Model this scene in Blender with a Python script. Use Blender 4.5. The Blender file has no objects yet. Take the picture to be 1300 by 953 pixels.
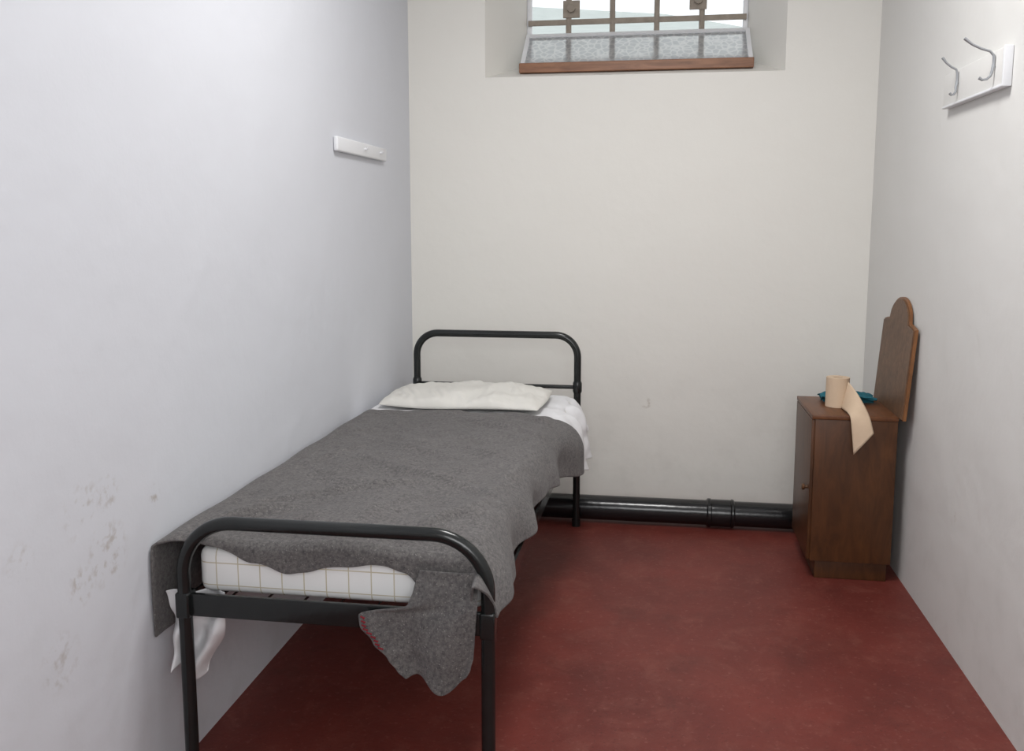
import bpy, bmesh, math, random
from mathutils import Vector, noise
random.seed(4)
scene = bpy.context.scene
scene.view_settings.view_transform = 'Standard'
scene.view_settings.look = 'None'

# ---------------------------------------------------------------- materials
def srgb(r, g, b):
    f = lambda c: (c/255/12.92) if c/255 <= 0.04045 else ((c/255+0.055)/1.055)**2.4
    return (f(r), f(g), f(b), 1)

def new_mat(name, rough=0.6, spec=0.5):
    m = bpy.data.materials.new(name); m.use_nodes = True
    nt = m.node_tree; b = nt.nodes['Principled BSDF']
    b.inputs['Roughness'].default_value = rough
    b.inputs['Specular IOR Level'].default_value = spec
    return m, nt, b

def mixrgb(nt, fac, a, b, blend='MIX'):
    n = nt.nodes.new('ShaderNodeMix'); n.data_type = 'RGBA'; n.blend_type = blend
    for sock, v in ((n.inputs[0], fac), (n.inputs[6], a), (n.inputs[7], b)):
        if hasattr(v, 'is_output'): nt.links.new(v, sock)
        else: sock.default_value = v
    return n.outputs[2]

def tex_noise(nt, scale, detail=4, vec=None, rough=0.55, dist=0.0):
    n = nt.nodes.new('ShaderNodeTexNoise')
    n.inputs['Scale'].default_value = scale; n.inputs['Detail'].default_value = detail
    n.inputs['Roughness'].default_value = rough; n.inputs['Distortion'].default_value = dist
    if vec is not None: nt.links.new(vec, n.inputs['Vector'])
    return n.outputs['Fac']

def ramp(nt, fac, p0, p1, c0=(0,0,0,1), c1=(1,1,1,1)):
    r = nt.nodes.new('ShaderNodeValToRGB')
    r.color_ramp.elements[0].position = p0; r.color_ramp.elements[1].position = p1
    r.color_ramp.elements[0].color = c0; r.color_ramp.elements[1].color = c1
    nt.links.new(fac, r.inputs[0]); return r.outputs[0]

def math_n(nt, op, a, b=None, clamp=False):
    n = nt.nodes.new('ShaderNodeMath'); n.operation = op; n.use_clamp = clamp
    for i, v in enumerate((a, b)):
        if v is None: continue
        if hasattr(v, 'is_output'): nt.links.new(v, n.inputs[i])
        else: n.inputs[i].default_value = v
    return n.outputs[0]

def objco(nt):
    return nt.nodes.new('ShaderNodeTexCoord').outputs['Object']

def bump(nt, b, h, strength, dist=0.01):
    n = nt.nodes.new('ShaderNodeBump'); n.inputs['Strength'].default_value = strength
    n.inputs['Distance'].default_value = dist
    nt.links.new(h, n.inputs['Height']); nt.links.new(n.outputs[0], b.inputs['Normal'])

def mapping(nt, vec, scale):
    n = nt.nodes.new('ShaderNodeMapping'); n.inputs['Scale'].default_value = scale
    nt.links.new(vec, n.inputs[0]); return n.outputs[0]

def simple(name, col, rough=0.6, var=0.12, nscale=8, bs=0.0, bscale=60, metal=0, spec=0.5):
    m, nt, b = new_mat(name, rough, spec)
    co = objco(nt)
    d = tuple(c*(1-var) for c in col[:3])+(1,); l = tuple(min(1, c*(1+var)) for c in col[:3])+(1,)
    nt.links.new(mixrgb(nt, tex_noise(nt, nscale, 5, co), d, l), b.inputs['Base Color'])
    b.inputs['Metallic'].default_value = metal
    if bs: bump(nt, b, tex_noise(nt, bscale, 3, co), bs, 0.003)
    return m

def wall_mat(name, col, scuffs=()):
    m, nt, b = new_mat(name, 0.65, 0.2)
    co = objco(nt)
    c = mixrgb(nt, tex_noise(nt, 1.3, 3, co), tuple(x*.96 for x in col[:3])+(1,), col)
    sep = nt.nodes.new('ShaderNodeSeparateXYZ'); nt.links.new(co, sep.inputs[0])
    low = math_n(nt, 'SUBTRACT', 1.0, math_n(nt, 'DIVIDE', sep.outputs[2], .8), True)
    dirt = math_n(nt, 'MULTIPLY', low, ramp(nt, tex_noise(nt, 7, 6, co), .5, .72))
    c = mixrgb(nt, math_n(nt, 'MULTIPLY', dirt, .16), c, srgb(150, 146, 138))
    for (p, r, k, sc) in scuffs:
        d = nt.nodes.new('ShaderNodeVectorMath'); d.operation = 'DISTANCE'
        nt.links.new(co, d.inputs[0]); d.inputs[1].default_value = p
        f = math_n(nt, 'SUBTRACT', 1.0, math_n(nt, 'DIVIDE', d.outputs['Value'], r), True)
        f = math_n(nt, 'MULTIPLY', math_n(nt, 'MULTIPLY', f, 2.0, True), ramp(nt, tex_noise(nt, sc, 3, co), .50, .68))
        c = mixrgb(nt, math_n(nt, 'MULTIPLY', f, k), c, srgb(150, 134, 114))
    nt.links.new(c, b.inputs['Base Color'])
    h = math_n(nt, 'ADD', math_n(nt, 'MULTIPLY', tex_noise(nt, 3.2, 3, co), 4.0), math_n(nt, 'MULTIPLY', tex_noise(nt, 45, 2, co), .25))
    bump(nt, b, h, .35, 0.006)
    return m

M = {}
M['wall_left'] = wall_mat('paint_left_lit_tint', srgb(211, 213, 219), [((-1.188, 1.70, .79), .08, .4, 34), ((-1.188, 1.79, .80), .05, .4, 48), ((-1.188, 1.78, .665), .085, .45, 40), ((-1.188, 1.68, .63), .05, .4, 55), ((-1.188, 1.60, .50), .07, .35, 40), ((-1.188, 1.98, .74), .03, .5, 40), ((-1.188, 1.50, .75), .05, .25, 40)])  # cooler, dimmer light on this wall is put into the paint colour
M['wall_back'] = wall_mat('paint_back_lit_tint', srgb(230, 228, 222), [((-.02, 4.39, .52), .03, .6, 30)])  # same paint as the left wall, with warmer light mixed into its colour
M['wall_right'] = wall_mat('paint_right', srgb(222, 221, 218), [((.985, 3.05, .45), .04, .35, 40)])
M['white'] = simple('white_gloss', srgb(226, 227, 230), .35, .03)
M['black'] = simple('black_gloss_paint', (.010, .012, .012, 1), .22, .3, 20, .15, 40)
M['pipeblack'] = simple('black_bitumen_paint', (.008, .008, .009, 1), .2, .3, 20, .4, 18)
M['sheet'] = simple('cotton_sheet', srgb(222, 222, 224), .85, .04, 6, .2, 90)
M['pillow'] = simple('pillow_cotton', srgb(213, 211, 205), .85, .05, 5, .2, 60)
M['red'] = simple('red_thread', srgb(120, 25, 35), .9)
M['paper'] = simple('crepe_paper', srgb(206, 182, 156), .8, .05, 30, .3, 150)
M['teal'] = simple('teal_cloth', srgb(28, 96, 110), .9, .25, 40, .5, 120)
M['steel'] = simple('galvanised_steel', srgb(165, 168, 172), .35, .1, 30, metal=.6)
M['brass'] = simple('aged_knob', srgb(90, 60, 35), .35, .1)
M['bar'] = simple('rusty_painted_iron', srgb(150, 140, 128), .7, .35, 25, .5, 60)
M['stone'] = simple('outside_stone', srgb(205, 205, 200), .9, .12, 2)
M['slate'] = simple('outside_slate', srgb(196, 202, 198), .9, .12, 3)

# floor
m, nt, b = new_mat('red_painted_concrete', .5, .35); co = objco(nt)
c = mixrgb(nt, ramp(nt, tex_noise(nt, 2.2, 6, co, .6), .35, .7), srgb(96, 40, 34), srgb(116, 50, 42))
c = mixrgb(nt, math_n(nt, 'MULTIPLY', ramp(nt, tex_noise(nt, 9, 8, co, .7, .6), .52, .74), .40), c, srgb(136, 84, 72))
c = mixrgb(nt, math_n(nt, 'MULTIPLY', ramp(nt, tex_noise(nt, 3, 10, co, .75, 1.0), .52, .66), .25), c, srgb(132, 78, 66))
c = mixrgb(nt, math_n(nt, 'MULTIPLY', ramp(nt, tex_noise(nt, 60, 3, co), .6, .7), .3), c, srgb(150, 102, 90))
c = mixrgb(nt, math_n(nt, 'MULTIPLY', ramp(nt, tex_noise(nt, 110, 2, co), .62, .68), .4), c, srgb(66, 30, 27))
c = mixrgb(nt, math_n(nt, 'MULTIPLY', ramp(nt, tex_noise(nt, 5, 5, co), .55, .7), .3), c, srgb(70, 32, 27))
nt.links.new(c, b.inputs['Base Color'])
bump(nt, b, tex_noise(nt, 40, 5, co), .35, .003); M['floor'] = m

# blanket felt
m, nt, b = new_mat('grey_wool_blanket', .95, .1); co = objco(nt)
c = mixrgb(nt, tex_noise(nt, 5, 4, co), srgb(102, 99, 98), srgb(126, 122, 120))
c = mixrgb(nt, ramp(nt, tex_noise(nt, 110, 5, co, .75), .32, .66), srgb(72, 70, 71), c)
c = mixrgb(nt, ramp(nt, tex_noise(nt, 260, 2, co), .64, .72), c, srgb(146, 143, 140))
nt.links.new(c, b.inputs['Base Color']); bump(nt, b, tex_noise(nt, 120, 5, co, .75), .7, .004)
b.inputs['Sheen Weight'].default_value = .12
M['blanket'] = m

# mattress checks
m, nt, b = new_mat('check_ticking', .85, .2); co = objco(nt)
sep = nt.nodes.new('ShaderNodeSeparateXYZ'); nt.links.new(co, sep.inputs[0])
def stripe(o, per, w, off=0.0):
    f = math_n(nt, 'FRACT', math_n(nt, 'DIVIDE', math_n(nt, 'ADD', o, 10+off), per))
    return math_n(nt, 'LESS_THAN', f, w)
f = math_n(nt, 'MAXIMUM', math_n(nt, 'MAXIMUM', stripe(sep.outputs[0], .056, .05), stripe(sep.outputs[2], .056, .05, .012)), stripe(sep.outputs[1], .056, .045, .024))
nt.links.new(mixrgb(nt, math_n(nt, 'MULTIPLY', f, .75), srgb(232, 232, 231), srgb(182, 168, 134)), b.inputs['Base Color'])
M['mattress'] = m

def wood(name, dark, light, scale, rough=.4):
    m, nt, b = new_mat(name, rough, .4); co = objco(nt)
    v = mapping(nt, co, scale)
    g = tex_noise(nt, 4, 8, v, .65, .8)
    c = mixrgb(nt, ramp(nt, g, .3, .7), dark, light)
    c = mixrgb(nt, math_n(nt, 'MULTIPLY', ramp(nt, tex_noise(nt, 5, 4, co), .45, .7), .35), c, dark)
    nt.links.new(c, b.inputs['Base Color']); bump(nt, b, g, .1, .002); return m
M['wood_side'] = wood('locker_oak', srgb(62, 37, 20), srgb(94, 58, 32), (6, 6, 1.2))
M['wood_top'] = wood('locker_top', srgb(84, 50, 28), srgb(116, 72, 42), (8, 1.2, 6))
M['wood_panel'] = wood('splash_panel', srgb(84, 60, 43), srgb(120, 90, 66), (14, 10, 8), .5)
M['wood_edge'] = wood('panel_edge', srgb(106, 68, 38), srgb(138, 92, 54), (6, 6, 2))
M['wood_sash'] = wood('sash_wood', srgb(112, 76, 56), srgb(156, 112, 84), (1.2, 8, 8))

m, nt, b = new_mat('patterned_glass', .3, .5); co = objco(nt)
vo = nt.nodes.new('ShaderNodeTexVoronoi'); vo.inputs['Scale'].default_value = 30; vo.feature = 'DISTANCE_TO_EDGE'; nt.links.new(co, vo.inputs['Vector'])
nt.links.new(mixrgb(nt, ramp(nt, vo.outputs['Distance'], .03, .16), srgb(240, 240, 240), srgb(208, 210, 212)), b.inputs['Base Color'])
b.inputs['Transmission Weight'].default_value = .75; b.inputs['IOR'].default_value = 1.1
bump(nt, b, vo.outputs['Distance'], .4, .004); M['glass_pat'] = m
m, nt, b = new_mat('clear_glass', .02, .5)
b.inputs['Transmission Weight'].default_value = 1; b.inputs['IOR'].default_value = 1.02
b.inputs['Base Color'].default_value = (.98, .99, .99, 1); M['glass'] = m
m, nt, b = new_mat('added_fill_diffuser', .4); b.inputs['Base Color'].default_value = (.9, .9, .9, 1)
b.inputs['Emission Color'].default_value = (1, .98, .95, 1); b.inputs['Emission Strength'].default_value = 1.5; M['fill_glow'] = m  # glowing cover of the added ceiling fill fixture

# ---------------------------------------------------------------- mesh helpers
def add(name, bm, mats, parent=None, smooth=True, angle=35):
    bmesh.ops.recalc_face_normals(bm, faces=bm.faces)
    me = bpy.data.meshes.new(name); bm.to_mesh(me); bm.free()
    o = bpy.data.objects.new(name, me); scene.collection.objects.link(o)
    for x in (mats if isinstance(mats, (list, tuple)) else [mats]): me.materials.append(x)
    if smooth:
        me.polygons.foreach_set('use_smooth', [True]*len(me.polygons))
        try: me.set_sharp_from_angle(angle=math.radians(angle))
        except Exception: pass
    if parent: o.parent = parent
    return o

def empty(name):
    e = bpy.data.objects.new(name, None); e.empty_display_size = .1
    scene.collection.objects.link(e); return e

def box(bm, x0, x1, y0, y1, z0, z1, bev=0.0, mi=0):
    before = set(bm.faces)
    r = bmesh.ops.create_cube(bm, size=1)
    for v in r['verts']:
        v.co = Vector(((x0+x1)/2+v.co.x*(x1-x0), (y0+y1)/2+v.co.y*(y1-y0), (z0+z1)/2+v.co.z*(z1-z0)))
    if bev:
        es = list({e for v in r['verts'] for e in v.link_edges})
        bmesh.ops.bevel(bm, geom=es, offset=bev, segments=3, profile=.5, affect='EDGES')
    for f in bm.faces:
        if f not in before: f.material_index = mi

def tube(bm, pts, rad, n=14, closed_ends=True, mi=0):
    pts = [Vector(p) for p in pts]
    rads = rad if isinstance(rad, (list, tuple)) else [rad]*len(pts)
    T = []
    for i in range(len(pts)):
        a = pts[max(0, i-1)]; c = pts[min(len(pts)-1, i+1)]
        T.append((c-a).normalized())
    up = Vector((0, 0, 1)) if abs(T[0].z) < .9 else Vector((0, 1, 0))
    N = (up - T[0]*up.dot(T[0])).normalized()
    rings = []
    for i, p in enumerate(pts):
        if i: N = (N - T[i]*N.dot(T[i])).normalized()
        B = T[i].cross(N)
        rings.append([bm.verts.new(p+(N*math.cos(t)+B*math.sin(t))*rads[i]) for t in [2*math.pi*k/n for k in range(n)]])
    for a, c in zip(rings, rings[1:]):
        for k in range(n):
            f = bm.faces.new((a[k], a[(k+1) % n], c[(k+1) % n], c[k])); f.material_index = mi
    if closed_ends:
        f = bm.faces.new(rings[0][::-1]); f.material_index = mi
        f = bm.faces.new(rings[-1]); f.material_index = mi

def grid(bm, nu, nv, func, mi=0):
    V = [[bm.verts.new(func(i/nu, j/nv)) for i in range(nu+1)] for j in range(nv+1)]
    for j in range(nv):
        for i in range(nu):
            f = bm.faces.new((V[j][i], V[j][i+1], V[j+1][i+1], V[j+1][i])); f.material_index = mi

def fn(x, y, z=0.0, s=1.0):
    return noise.noise(Vector((x*s, y*s, z)))

def sm(a, b, x):
    t = max(0, min(1, (x-a)/(b-a))); return t*t*(3-2*t)

def interp(tab, x):
    if x <= tab[0][0]: return tab[0][1]
    for (a, va), (b, vb) in zip(tab, tab[1:]):
        if x <= b:
            t = (x-a)/(b-a); t = t*t*(3-2*t); return va+(vb-va)*t
    return tab[-1][1]

def section(pts, n=400):
    P = [Vector((p[0], p[1])) for p in pts]; P = [2*P[0]-P[1]]+P+[2*P[-1]-P[-2]]
    out = []
    for i in range(1, len(P)-2):
        for k in range(20):
            t = k/20
            a, b, c, d = P[i-1:i+3]
            out.append(.5*((2*b)+(c-a)*t+(2*a-5*b+4*c-d)*t*t+(3*b-a-3*c+d)*t**3))
    out.append(P[-2])
    L = [0]
    for a, b in zip(out, out[1:]): L.append(L[-1]+(b-a).length)
    def f(s):
        s *= L[-1]; lo = 0
        for i in range(len(L)-1):
            if L[i+1] >= s: lo = i; break
        else: lo = len(L)-2
        t = (s-L[lo])/max(1e-9, L[lo+1]-L[lo])
        return out[lo].lerp(out[lo+1], max(0, min(1, t)))
    return f

def mod_solid(o, th, off=0):
    m = o.modifiers.new('s', 'SOLIDIFY'); m.thickness = th; m.offset = off
def mod_sub(o, l=1):
    m = o.modifiers.new('d', 'SUBSURF'); m.levels = l; m.render_levels = l

# ---------------------------------------------------------------- room
XL, XR, YB, YF, H = -1.188, .985, 4.39, -.55, 3.0
def slab(name, mat, *b):
    bm = bmesh.new(); box(bm, *b); return add(name, bm, mat, smooth=False)
slab('floor', M['floor'], XL-.25, XR+.25, YF-.2, YB+.4, -.15, 0)
slab('ceiling', M['white'], XL-.25, XR+.25, YF-.2, YB+.4, H, H+.15)
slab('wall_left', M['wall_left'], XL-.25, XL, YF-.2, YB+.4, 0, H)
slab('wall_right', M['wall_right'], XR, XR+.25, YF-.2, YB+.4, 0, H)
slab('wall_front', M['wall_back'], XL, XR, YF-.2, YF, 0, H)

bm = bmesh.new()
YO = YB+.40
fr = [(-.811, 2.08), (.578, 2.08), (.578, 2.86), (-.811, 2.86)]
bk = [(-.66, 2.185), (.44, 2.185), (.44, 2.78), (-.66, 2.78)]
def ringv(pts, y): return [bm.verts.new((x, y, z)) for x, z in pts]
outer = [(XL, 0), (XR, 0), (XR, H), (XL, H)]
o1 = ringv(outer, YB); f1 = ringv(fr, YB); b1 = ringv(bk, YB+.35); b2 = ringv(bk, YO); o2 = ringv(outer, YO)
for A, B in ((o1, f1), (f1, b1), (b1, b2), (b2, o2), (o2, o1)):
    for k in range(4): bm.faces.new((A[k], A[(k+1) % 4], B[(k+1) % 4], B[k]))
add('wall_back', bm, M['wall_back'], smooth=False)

# window
win = empty('window_1')
bm = bmesh.new(); yw = YB+.36
x0, x1, z0, z1 = -.66, .44, 2.185, 2.78
box(bm, x0, x0+.025, yw, yw+.03, z0, z1, .004); box(bm, x1-.025, x1, yw, yw+.03, z0, z1, .004)
box(bm, x0+.025, x1-.025, yw, yw+.03, z0, z0+.03, .004); box(bm, x0+.025, x1-.025, yw, yw+.03, z1-.03, z1, .004)
add('frame', bm, M['white'], win)
bm = bmesh.new(); box(bm, x0+.02, x1-.02, yw+.012, yw+.016, z0+.02, z1-.02); add('pane', bm, M['glass'], win, False)
bm = bmesh.new()
for x in (-.445, -.225, -.005, .215): tube(bm, [(x, yw-.012, z0+.01), (x, yw-.012, z1-.01)], .0145, 10)
for z in (2.395, 2.56, 2.69): box(bm, x0+.01, x1-.01, yw-.022, yw-.006, z-.013, z+.013, .002)
box(bm, x0+.01, x1-.01, yw-.022, yw-.006, 2.322, 2.338, .002)
for x, z in ((-.43, 2.455), (.195, 2.475)):
    box(bm, x-.042, x+.042, yw-.034, yw-.022, z-.042, z+.042, .003)
    tube(bm, [(x, yw-.058, z), (x, yw-.03, z)], .02, 12)
add('security_bars', bm, M['bar'], win)
vent = empty('window_vent_panel')
pb = Vector((0, 4.475, 2.125)); pt = Vector((0, 4.715, 2.322))
d = (pt-pb).normalized(); nrm = Vector((0, -d.z, d.y)); L = (pt-pb).length
def pbox(bm, xa, xb, s0, s1, t0, t1, mi=0):
    vs = [bm.verts.new(pb+d*s+nrm*t+Vector((x, 0, 0))) for x in (xa, xb) for s in (s0, s1) for t in (t0, t1)]
    for q in ((0, 1, 3, 2), (4, 6, 7, 5), (0, 4, 5, 1), (2, 3, 7, 6), (0, 2, 6, 4), (1, 5, 7, 3)):
        f = bm.faces.new([vs[k] for k in q]); f.material_index = mi
bm = bmesh.new(); pbox(bm, -.645, .435, .02, L-.02, .004, .010); add('glass_panel', bm, M['glass_pat'], vent, False)
bm = bmesh.new(); pbox(bm, -.655, .443, -.005, .012, -.02, .03); box(bm, -.657, .445, 4.452, 4.476, 2.108, 2.154, .004)
add('wooden_rail', bm, M['wood_sash'], vent, False)
bm = bmesh.new()
for xa in (-.655, .423): pbox(bm, xa, xa+.02, .012, L, -.006, .018)
pbox(bm, -.635, .423, L-.022, L, -.006, .018)
add('metal_frame', bm, M['white'], vent, False)

# outside building
ob = empty('neighbouring_building')
bm = bmesh.new(); box(bm, -9, 7, 22, 30, -3, 5.6); add('masonry', bm, M['stone'], ob, False)
bm = bmesh.new()
vs = [bm.verts.new(p) for p in ((-9.3, 21.6, 5.6), (2.5, 21.6, 5.6), (2.5, 30, 5.6), (-9.3, 30, 5.6), (-4.5, 26, 7.4), (.2, 26, 7.0))]
for q in ((0, 1, 5, 4), (1, 2, 5), (2, 3, 4, 5), (3, 0, 4), (3, 2, 1, 0)): bm.faces.new([vs[k] for k in q])
add('slate_roof', bm, M['slate'], ob, False)

# door behind the viewpoint
dr = empty('door_1')
bm = bmesh.new(); box(bm, -.55, .35, YF+.001, YF+.045, 0.005, 2.02, .006)
for z in (.3, 1.0, 1.7): box(bm, -.52, .32, YF+.045, YF+.055, z-.03, z+.03, .003)
add('leaf', bm, M['white'], dr)
bm = bmesh.new(); tube(bm, [(.25, YF+.045, 1.1), (.25, YF+.1, 1.1), (.18, YF+.1, 1.1)], .01); add('handle', bm, M['steel'], dr)

# ---------------------------------------------------------------- heating pipe
bm = bmesh.new(); py, pz = 4.135, .066
tube(bm, [(XL+.002, py, pz), (XR-.002, py, pz)], .057, 28)
def collar(x, w, r):
    tube(bm, [(x-w, py, pz), (x-w+.006, py, pz), (x+w-.006, py, pz), (x+w, py, pz)], [r*.9, r, r, r*.9], 28)
collar(.33, .048, .062); collar(.278, .012, .0655); collar(.382, .010, .065)
for x in (-.9, .80):
    tube(bm, [(x-.012, py, pz), (x+.012, py, pz)], .061, 28); box(bm, x-.03, x+.03, py-.045, py+.06, 0, .04, .004)
add('heating_pipe', bm, M['pipeblack'])

# ---------------------------------------------------------------- bed frame
SK = .0143
def bx(x, y): return x+SK*(y-4.05)
bed = empty('metal_bed_frame')
BL, BR = -1.075, -.328
def arch(y, ztop, R, r=.0165):
    a, c = bx(BL, y), bx(BR, y); pts = [(a, y, 0.012), (a, y, .3), (a, y, ztop-R-.03)]
    for k in range(13):
        t = math.pi*(1-k/24.0); pts.append((a+R+R*math.cos(t), y, ztop-R+R*math.sin(t)))
    for k in range(13):
        t = math.pi/2*(1-k/12.0); pts.append((c-R+R*math.cos(t), y, ztop-R+R*math.sin(t)))
    pts += [(c, y, ztop-R-.03), (c, y, .3), (c, y, .012)]
    return pts
bm = bmesh.new()
YH, YT = 4.05, 1.95
tube(bm, arch(YH, .888, .10), .0165, 16)
tube(bm, [(BL, YH, .652), (BR, YH, .652)], .009, 12)
for x in (BL, BR):
    tube(bm, [(x, YH, .626), (x, YH, .634), (x, YH, .670), (x, YH, .678)], [.018, .021, .021, .018], 16)
    tube(bm, [(x, YH, 0), (x, YH, .03)], .020, 16)
box(bm, BL, BR, YH-.02, YH+.005, .45, .50, .003)
add('headboard', bm, M['black'], bed)
bm = bmesh.new()
tube(bm, arch(YT, .688, .13), .0165, 18)
a, c = bx(BL, YT), bx(BR, YT)
box(bm, a, c, YT-.006, YT+.006, .452, .508, .002); box(bm, a, c, YT, YT+.04, .452, .458, .002)
for x in (a, c):
    tube(bm, [(x, YT, 0), (x, YT, .03)], .021, 16)
    box(bm, x-.0175, x+.0175, YT-.0175, YT+.025, .448, .512, .005)
add('footboard', bm, M['black'], bed)
bm = bmesh.new()
for X, s in ((BL, 1), (BR, -1)):
    for (w0, w1, zz0, zz1) in ((-.004, .004, .45, .495), (0, .035, .45, .456)):
        p = []
        for y in (YT, YH):
            xx = bx(X, y)
            xa, xb = sorted((xx+s*w0, xx+s*w1))
            p.append([bm.verts.new(q) for q in ((xa, y, zz0), (xb, y, zz0), (xb, y, zz1), (xa, y, zz1))])
        for k in range(4): bm.faces.new((p[0][k], p[0][(k+1) % 4], p[1][(k+1) % 4], p[1][k]))
        bm.faces.new(p[0]); bm.faces.new(p[1][::-1])
y = 2.05
while y < 4.0:
    tube(bm, [(bx(BL, y)+.003, y, .488), (bx(BR, y)-.003, y, .488)], .003, 6); y += .1
for k in range(1, 8):
    x = BL+(BR-BL)*k/8; tube(bm, [(bx(x, YT), YT, .482), (x, YH, .482)], .003, 6)
add('side_rails_and_mesh', bm, M['black'], bed)

# mattress
bm = bmesh.new(); box(bm, -1.058, -.345, 1.985, 4.02, .494, .612, .025)
for v in bm.verts: v.co.x = bx(v.co.x, v.co.y)
add('mattress', bm, M['mattress'])

# ---------------------------------------------------------------- blanket
def blanket_pt(s, t):
    y = 1.985+(3.50-1.985)*t
    h = sm(3.0, 3.5, y); fnear = 1-sm(1.985, 2.5, y)
    lb = .47+.04*fn(y, 3, 1, 2.2)-.08*fnear
    rb = .492+.035*fn(y, 7, 2, 3.0)-.08*h
    ro = -.318+.045*h+.012*fn(y, 1, 5, 4)
    lo = -1.168
    secf = section([(lo+.004, lb), (lo-.004, (lb+.6)/2), (lo+.003, .60), (-1.125, .632), (-1.05, .634), (-.7, .637), (-.43, .632), (-.365, .618), (ro-.012, .565), (ro, rb)])
    return secf, y
NU, NV, NF = 140, 190, 16
hem = [(-1.2, .055), (-1.07, .02), (-1.0, .03), (-.90, .058), (-.80, .085), (-.68, .070), (-.58, .052), (-.53, .058), (-.47, .11), (-.36, .13), (-.30, .03)]
creases = [(-1.10, 2.25, -.55, 2.55, .020, .026), (-.95, 2.78, -.38, 2.42, .018, .024), (-.44, 2.10, -.38, 2.9, .014, .022),
           (-1.05, 3.05, -.60, 2.80, .014, .026), (-.80, 3.42, -.35, 3.15, .018, .024), (-.56, 2.03, -.42, 2.35, .022, .022),
           (-1.12, 2.03, -.88, 2.32, .024, .028), (-.72, 2.05, -.64, 2.40, .012, .022), (-1.0, 3.40, -.85, 3.12, .014, .024), (-.5, 3.47, -.33, 3.33, .018, .02),
           (-1.1, 2.62, -.9, 2.95, .014, .024), (-.62, 2.95, -.36, 2.75, .016, .02), (-.9, 2.05, -.82, 2.22, .012, .02)]
def crease_h(x, y):
    h = 0
    for (xa, ya, xb, yb, hh, w) in creases:
        dx, dy = xb-xa, yb-ya; t = ((x-xa)*dx+(y-ya)*dy)/(dx*dx+dy*dy)
        tc = max(0, min(1, t)); px, py_ = xa+dx*tc, ya+dy*tc
        px += .03*fn(tc*3, xa, 3); dd = math.hypot(x-px, y-py_)
        h += hh*math.exp(-(dd/w)**2)*math.sin(math.pi*max(.05, min(.95, tc)))
    return h
bm = bmesh.new()
rows = []
for j in range(-NF, NV+1):
    t = max(0, j/NV); secf, y = blanket_pt(0, t)
    row = []
    for i in range(NU+1):
        p = secf(i/NU); x, z = p
        top = sm(-1.15, -1.08, x)*(1-sm(-.372, -.345, x))
        yy = y
        if t > .8: yy += (t-.8)*5*(.035*fn(x, 0, 9, 5)+.04*(x+.75))
        wr = .012*fn(x, yy*.6, 0, 5)+.009*fn(x+yy*.5, yy, 4, 9)
        wr += crease_h(x, yy)+.005*fn(x, yy, 14, 22)
        side = 1-top
        z += wr*top+.003
        if x > -.37: x += (.018*math.sin(yy*13+2*fn(yy, 0, 3, 2))+.016*fn(yy, 2, 3, 9))*sm(.62, .5, z) if z < .62 else 0
        if x < -1.1: x += .006*math.sin(yy*17)*side*.6
        if j < 0:
            k = -j/NF; e = interp(hem, x)*k
            r = .022
            if top > .01:
                if e < r*1.57: dy, dz = r*math.sin(e/r), r*(1-math.cos(e/r))
                else: dy, dz = r+.003*fn(x, 0, 2, 14), r+(e-r*1.57)
                yy -= dy*top+(e*side); z -= dz*top
                yy -= .007*(fn(x, z, 6, 11))*k
            else: yy -= e
        row.append(bm.verts.new((max(-1.180, bx(x, yy)), yy, z)))
    rows.append(row)
for A, B in zip(rows, rows[1:]):
    for i in range(NU): bm.faces.new((A[i], A[i+1], B[i+1], B[i]))
zt = [.60, .56, .525, .505, .48, .44, .40, .37, .35]
Lx = list(zip([-z for z in zt], [-.52, -.53, -.54, -.655, -.65, -.62, -.585, -.565, -.545]))
Rx = list(zip([-z for z in zt], [-.385, -.38, -.378, -.38, -.382, -.385, -.388, -.395, -.405]))
def tail(u, v):
    z = .60-(.60-.35)*v; a = interp(Lx, -z); c = interp(Rx, -z)
    x = a+(c-a)*u
    yy = 1.952-.022*sm(0, .3, v)-.008*v - .014*math.sin(u*9+v*3)*sm(.15, .5, v) + .008*fn(x, z, 3, 12)
    return (x, yy-.012*sm(.2, .5, v), z+(.016*math.sin(u*7)-.012*math.sin(u*math.pi))*v)
grid(bm, 30, 40, tail)
bl = add('wool_blanket', bm, M['blanket'], angle=180); mod_solid(bl, .006, 0); mod_sub(bl, 1)
bm = bmesh.new()
for k in range(9):
    v = .40+k*.036; p0 = Vector(tail(.03, v)); p1 = Vector(tail(.05, v+.02))
    tube(bm, [p0+Vector((0, -.005, 0)), (p0+p1)/2+Vector((.007, -.007, 0)), p1+Vector((0, -.005, 0))], .0022, 6)
add('hem_stitching', bm, M['red'], bl)

# ---------------------------------------------------------------- sheet
bm = bmesh.new()
def sheet(s, t):
    y = 3.36+(4.0-3.36)*t
    k = sm(3.42, 3.62, y)*(1-.5*sm(3.86, 4.0, y))
    secf = section([(-1.17, .60-.06*k), (-1.15, .618), (-1.08, .622), (-.7, .623), (-.42, .621), (-.358, .612), (-.325+.03*k, .56), (-.305+.045*k, .55-.175*k)])
    x, z = secf(s)
    z += .008*fn(x, y, 0, 14)
    if x > -.35: x += .016*math.sin(y*38)*k+.012*fn(y, z, 4, 18); z += .01*math.sin(y*30)
    return (max(-1.180, bx(x, y)), y, z)
grid(bm, 90, 50, sheet)
def sheet_l(u, v):
    z = .50-(.50-.30)*v
    a = -1.168+.02*v; c = -1.02-.07*sm(.35, 1, v)
    x = a+(c-a)*u
    return (x, 2.0-.03*(1-u)+.018*math.sin(u*11+v*4)+.022*fn(x, z, 0, 18), z-.02*u*v+.02*math.sin(u*6)*v)
grid(bm, 30, 36, sheet_l)
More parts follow.
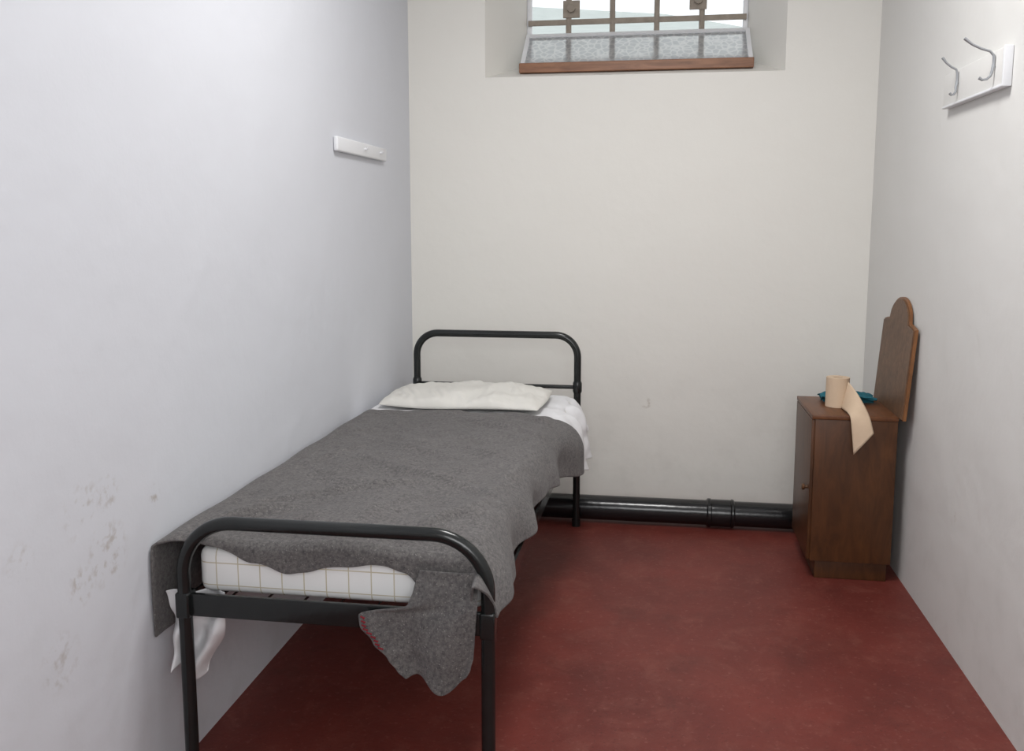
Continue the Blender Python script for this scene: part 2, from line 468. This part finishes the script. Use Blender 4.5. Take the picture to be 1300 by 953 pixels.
sh = add('bed_sheet', bm, M['sheet'], angle=180); mod_solid(sh, .003); mod_sub(sh, 1)

# ---------------------------------------------------------------- pillow
bm = bmesh.new()
PW, PD, PH = .35, .205, .044
def pil(sgn):
    def f(u, v):
        a, c = u*2-1, v*2-1
        ex = max(0, 1-abs(a)**3.2)**.55*max(0, 1-abs(c)**2.8)**.55
        corner = (abs(a)*abs(c))**3
        x = a*PW*(1-.05*(c*c))*(1+.02*corner); y = c*PD*(1-.06*a*a)
        wr = .014*fn(x, y, 2, 8)+.012*abs(fn(x*2+y, y, 5, 13))+.007*math.sin(x*30+y*12)*sm(.5, 1, abs(c))
        edge = min(1, ex*2)
        z = sgn*(PH if sgn > 0 else .018)*ex+(wr*edge if sgn > 0 else 0)
        ang = -.05
        xr = x*math.cos(ang)-y*math.sin(ang); yr = x*math.sin(ang)+y*math.cos(ang)
        return (-.772+xr, 3.745+yr, .645+z+.010*(c+1)*.5+.005*math.sin(a*3))
    return f
grid(bm, 70, 50, pil(1)); grid(bm, 70, 50, pil(-1))
bmesh.ops.remove_doubles(bm, verts=bm.verts, dist=.0008)
pl = add('pillow', bm, M['pillow'], angle=180); mod_sub(pl, 1)

# ---------------------------------------------------------------- coat rails
r1 = empty('wall_hook_rail')
bm = bmesh.new(); box(bm, XL+.001, XL+.02, 3.30, 3.93, 1.66, 1.715, .006); add('board', bm, M['white'], r1)
bm = bmesh.new()
for y in (3.62, 3.83):
    tube(bm, [(XL+.018, y, 1.69), (XL+.028, y, 1.69), (XL+.032, y, 1.695)], [.006, .005, .006], 10)
add('peg_stubs', bm, M['white'], r1)
r2 = empty('wall_hook_rail.001')
bm = bmesh.new(); box(bm, XR-.022, XR-.001, 2.803, 3.34, 1.784, 1.886, .002); add('board', bm, M['wall_right'], r2)
bm = bmesh.new(); box(bm, XR-.026, XR-.001, 2.795, 2.803, 1.776, 1.888, .002); box(bm, XR-.026, XR-.001, 2.803, 3.34, 1.776, 1.784, .002)
add('board_edging', bm, M['white'], r2)
bm = bmesh.new()
for y, s in ((2.87, .82), (3.19, .5)):
    X = XR-.022
    tube(bm, [(X+.002, y, 1.84), (X-.004, y, 1.835), (X-.005, y, 1.85), (X-.006, y, 1.872), (X-.02*s, y, 1.884), (X-.05*s, y, 1.892), (X-.08*s, y, 1.904), (X-.108*s, y, 1.922)], [.0035, .004, .004, .004, .0035, .0035, .0035, .0048], 10)
    tube(bm, [(X-.005, y, 1.85), (X-.008, y, 1.828), (X-.014*s, y, 1.815), (X-.026*s, y, 1.806), (X-.04*s, y, 1.804), (X-.052*s, y, 1.810)], [.004, .004, .0035, .0035, .0035, .0048], 10)
add('hooks', bm, M['steel'], r2)

# ---------------------------------------------------------------- locker
lk = empty('wooden_bedside_locker')
x0, x1, y0, y1, zt_ = .62, .935, 3.56, 3.95, .66
bm = bmesh.new()
box(bm, x0+.012, x1, y0+.003, y0+.021, .075, zt_-.018, .001)
box(bm, x0+.012, x1, y1-.021, y1-.003, .075, zt_-.018, .001)
box(bm, x1-.012, x1, y0+.021, y1-.021, .075, zt_-.018, .001)
box(bm, x0+.012, x1-.012, y0+.021, y1-.021, .075, .093, .001)
box(bm, x0+.012, x1-.012, y0+.021, y1-.021, .53, .545, .001)
box(bm, x0+.035, x1-.01, y0+.02, y1-.02, 0, .075, .002)
add('carcass', bm, M['wood_side'], lk)
bm = bmesh.new(); box(bm, x0, x1+.002, y0, y1, zt_-.018, zt_, .003); add('top', bm, M['wood_top'], lk)
bm = bmesh.new()
box(bm, x0, x0+.0125, y0+.006, y1-.006, .08, zt_-.020, .002)
add('door_front', bm, M['wood_side'], lk)
bm = bmesh.new()
for (y, z) in ((y0+.05, .36),):
    tube(bm, [(x0, y, z), (x0-.008, y, z), (x0-.012, y, z), (x0-.02, y, z), (x0-.023, y, z)], [.006, .006, .012, .013, .008], 14)
add('knob', bm, M['brass'], lk)
def arch_outline(s):
    y0p, y1p = 3.515, 3.965; w = y1p-y0p; yc = (y0p+y1p)/2; zb = .655
    pts = [(y0p, zb), (y1p, zb), (y1p, 1.0)]
    n = 32
    for k in range(n+1):
        u = 1-2*k/n
        a = abs(u)
        if a > .62: zz = 1.0+.012*math.sin((1-a)/.38*math.pi/2)
        else: zz = 1.012+.092*math.sqrt(max(0, 1-(a/.62)**2))
        pts.append((yc+u*w/2*.985, zz))
    pts.append((y0p, 1.0))
    cy, cz = yc, .83
    return [(cy+(y-cy)*(1-s/(w/2)), cz+(z-cz)*(1-s/.2)) for y, z in pts]
def lean(z): return .925+(z-.655)*.075
def panel(bm, pts, t0, t1, mi):
    A = [bm.verts.new((lean(z)+t0, y, z)) for y, z in pts]; B = [bm.verts.new((lean(z)+t1, y, z)) for y, z in pts]
    f = bm.faces.new(A); f.material_index = mi; f = bm.faces.new(B[::-1]); f.material_index = mi
    for k in range(len(pts)):
        q = (k+1) % len(pts); f = bm.faces.new((A[k], B[k], B[q], A[q])); f.material_index = mi
bm = bmesh.new(); panel(bm, arch_outline(0), .013, .025, 0); add('back_panel_edge', bm, M['wood_edge'], lk, False)
bm = bmesh.new(); panel(bm, arch_outline(.006), .008, .014, 0); add('back_panel_face', bm, M['wood_panel'], lk, False)

# toilet roll with trailing paper
tr = empty('toilet_roll')
bm = bmesh.new()
cx, cy, r, z0, hh = .744, 3.745, .045, .661, .118
n = 36
def ring(rr, z): return [bm.verts.new((cx+rr*math.cos(2*math.pi*k/n), cy+rr*math.sin(2*math.pi*k/n), z)) for k in range(n)]
R = [ring(r, z0), ring(r, z0+hh), ring(.02, z0+hh-.001), ring(.019, z0+hh), ring(.017, z0+hh), ring(.017, z0)]
for A, B in zip(R, R[1:]+[R[0]]):
    for k in range(n): bm.faces.new((A[k], A[(k+1) % n], B[(k+1) % n], B[k]))
add('roll', bm, M['paper'], tr)
Lp = [(.752, 3.7005, .662), (.752, 3.68, .664), (.752, 3.63, .667), (.753, 3.58, .668), (.757, 3.548, .655), (.763, 3.54, .60), (.772, 3.535, .515)]
Rp = [(.776, 3.710, .768), (.788, 3.69, .752), (.801, 3.66, .732), (.812, 3.62, .708), (.822, 3.58, .682), (.831, 3.55, .650), (.842, 3.535, .60)]
def cat(P, t):
    P = [Vector(p) for p in P]; P = [2*P[0]-P[1]]+P+[2*P[-1]-P[-2]]
    m_ = len(P)-3; i = min(int(t*m_), m_-1); q = t*m_-i; a, b, c, d_ = P[i:i+4]
    return .5*((2*b)+(c-a)*q+(2*a-5*b+4*c-d_)*q*q+(3*b-a-3*c+d_)*q**3)
bm = bmesh.new()
grid(bm, 12, 40, lambda u, v: cat(Lp, v).lerp(cat(Rp, v), u)+Vector((0, -.010*math.sin(u*math.pi)*sm(.3, .8, v), .004*math.sin(u*3.14)*v)))
o = add('loose_paper', bm, M['paper'], tr, angle=180); mod_solid(o, .0008)

# washcloth
bm = bmesh.new()
def wc(layer):
    def f(u, v):
        x = .70+.20*u+.01*fn(v, 1, layer, 4); y = 3.80+.11*v+.012*fn(u, 3, layer, 4)-.01*layer
        z = .669+.009*layer+.012*abs(fn(x, y, layer, 22))+.006*math.sin(v*9+layer)+.006
        e = min(u, 1-u, v, 1-v); z -= .010*(1-sm(0, .12, e))
        return (x+.012*layer*(1 if layer % 2 else -.3), y, max(z, .664+.004*layer))
    return f
for l in range(3): grid(bm, 30, 20, wc(l))
o = add('washcloth', bm, M['teal'], angle=180); mod_solid(o, .003); mod_sub(o, 1)

# ---------------------------------------------------------------- lighting
lf = empty('added_ceiling_fill')  # invented fixture, added out of view to carry fill light
bm = bmesh.new(); box(bm, -.40, .30, 2.15, 2.75, H-.06, H-.001, .01); add('housing', bm, M['white'], lf)
bm = bmesh.new(); box(bm, -.37, .27, 2.18, 2.72, H-.07, H-.06, .003); add('fill_diffuser', bm, M['fill_glow'], lf)
def area(name, loc, rot, sx, sy, e, col):
    l = bpy.data.lights.new(name, 'AREA'); l.shape = 'RECTANGLE'; l.size = sx; l.size_y = sy; l.energy = e; l.color = col
    o = bpy.data.objects.new(name, l); o.location = loc; o.rotation_euler = rot; scene.collection.objects.link(o); return o
area('ceiling_fill', (-.05, 2.45, H-.08), (0, 0, 0), .62, .52, 34, (1, .99, .975))  # added fill light under the invented fixture
area('bounce_fill', (.2, -.42, 1.75), (math.radians(88), 0, 0), 1.3, 1.2, 31, (.98, .99, 1))  # added fill behind the camera, standing in for bounced flash

w = bpy.data.worlds.new('overcast_sky'); scene.world = w; w.use_nodes = True
bg = w.node_tree.nodes['Background']; bg.inputs[0].default_value = (.94, .97, 1, 1); bg.inputs[1].default_value = 1.3

# ---------------------------------------------------------------- camera
cam = bpy.data.cameras.new('camera'); co_ = bpy.data.objects.new('camera', cam); scene.collection.objects.link(co_)
cam.sensor_width = 36; cam.sensor_fit = 'HORIZONTAL'; cam.lens = 1150/1300*36
cam.shift_y = -45/1300; cam.clip_start = .02
co_.location = (0, 0, 1.4); co_.rotation_euler = (math.radians(90-7.48), 0, math.radians(8.82))
scene.camera = co_
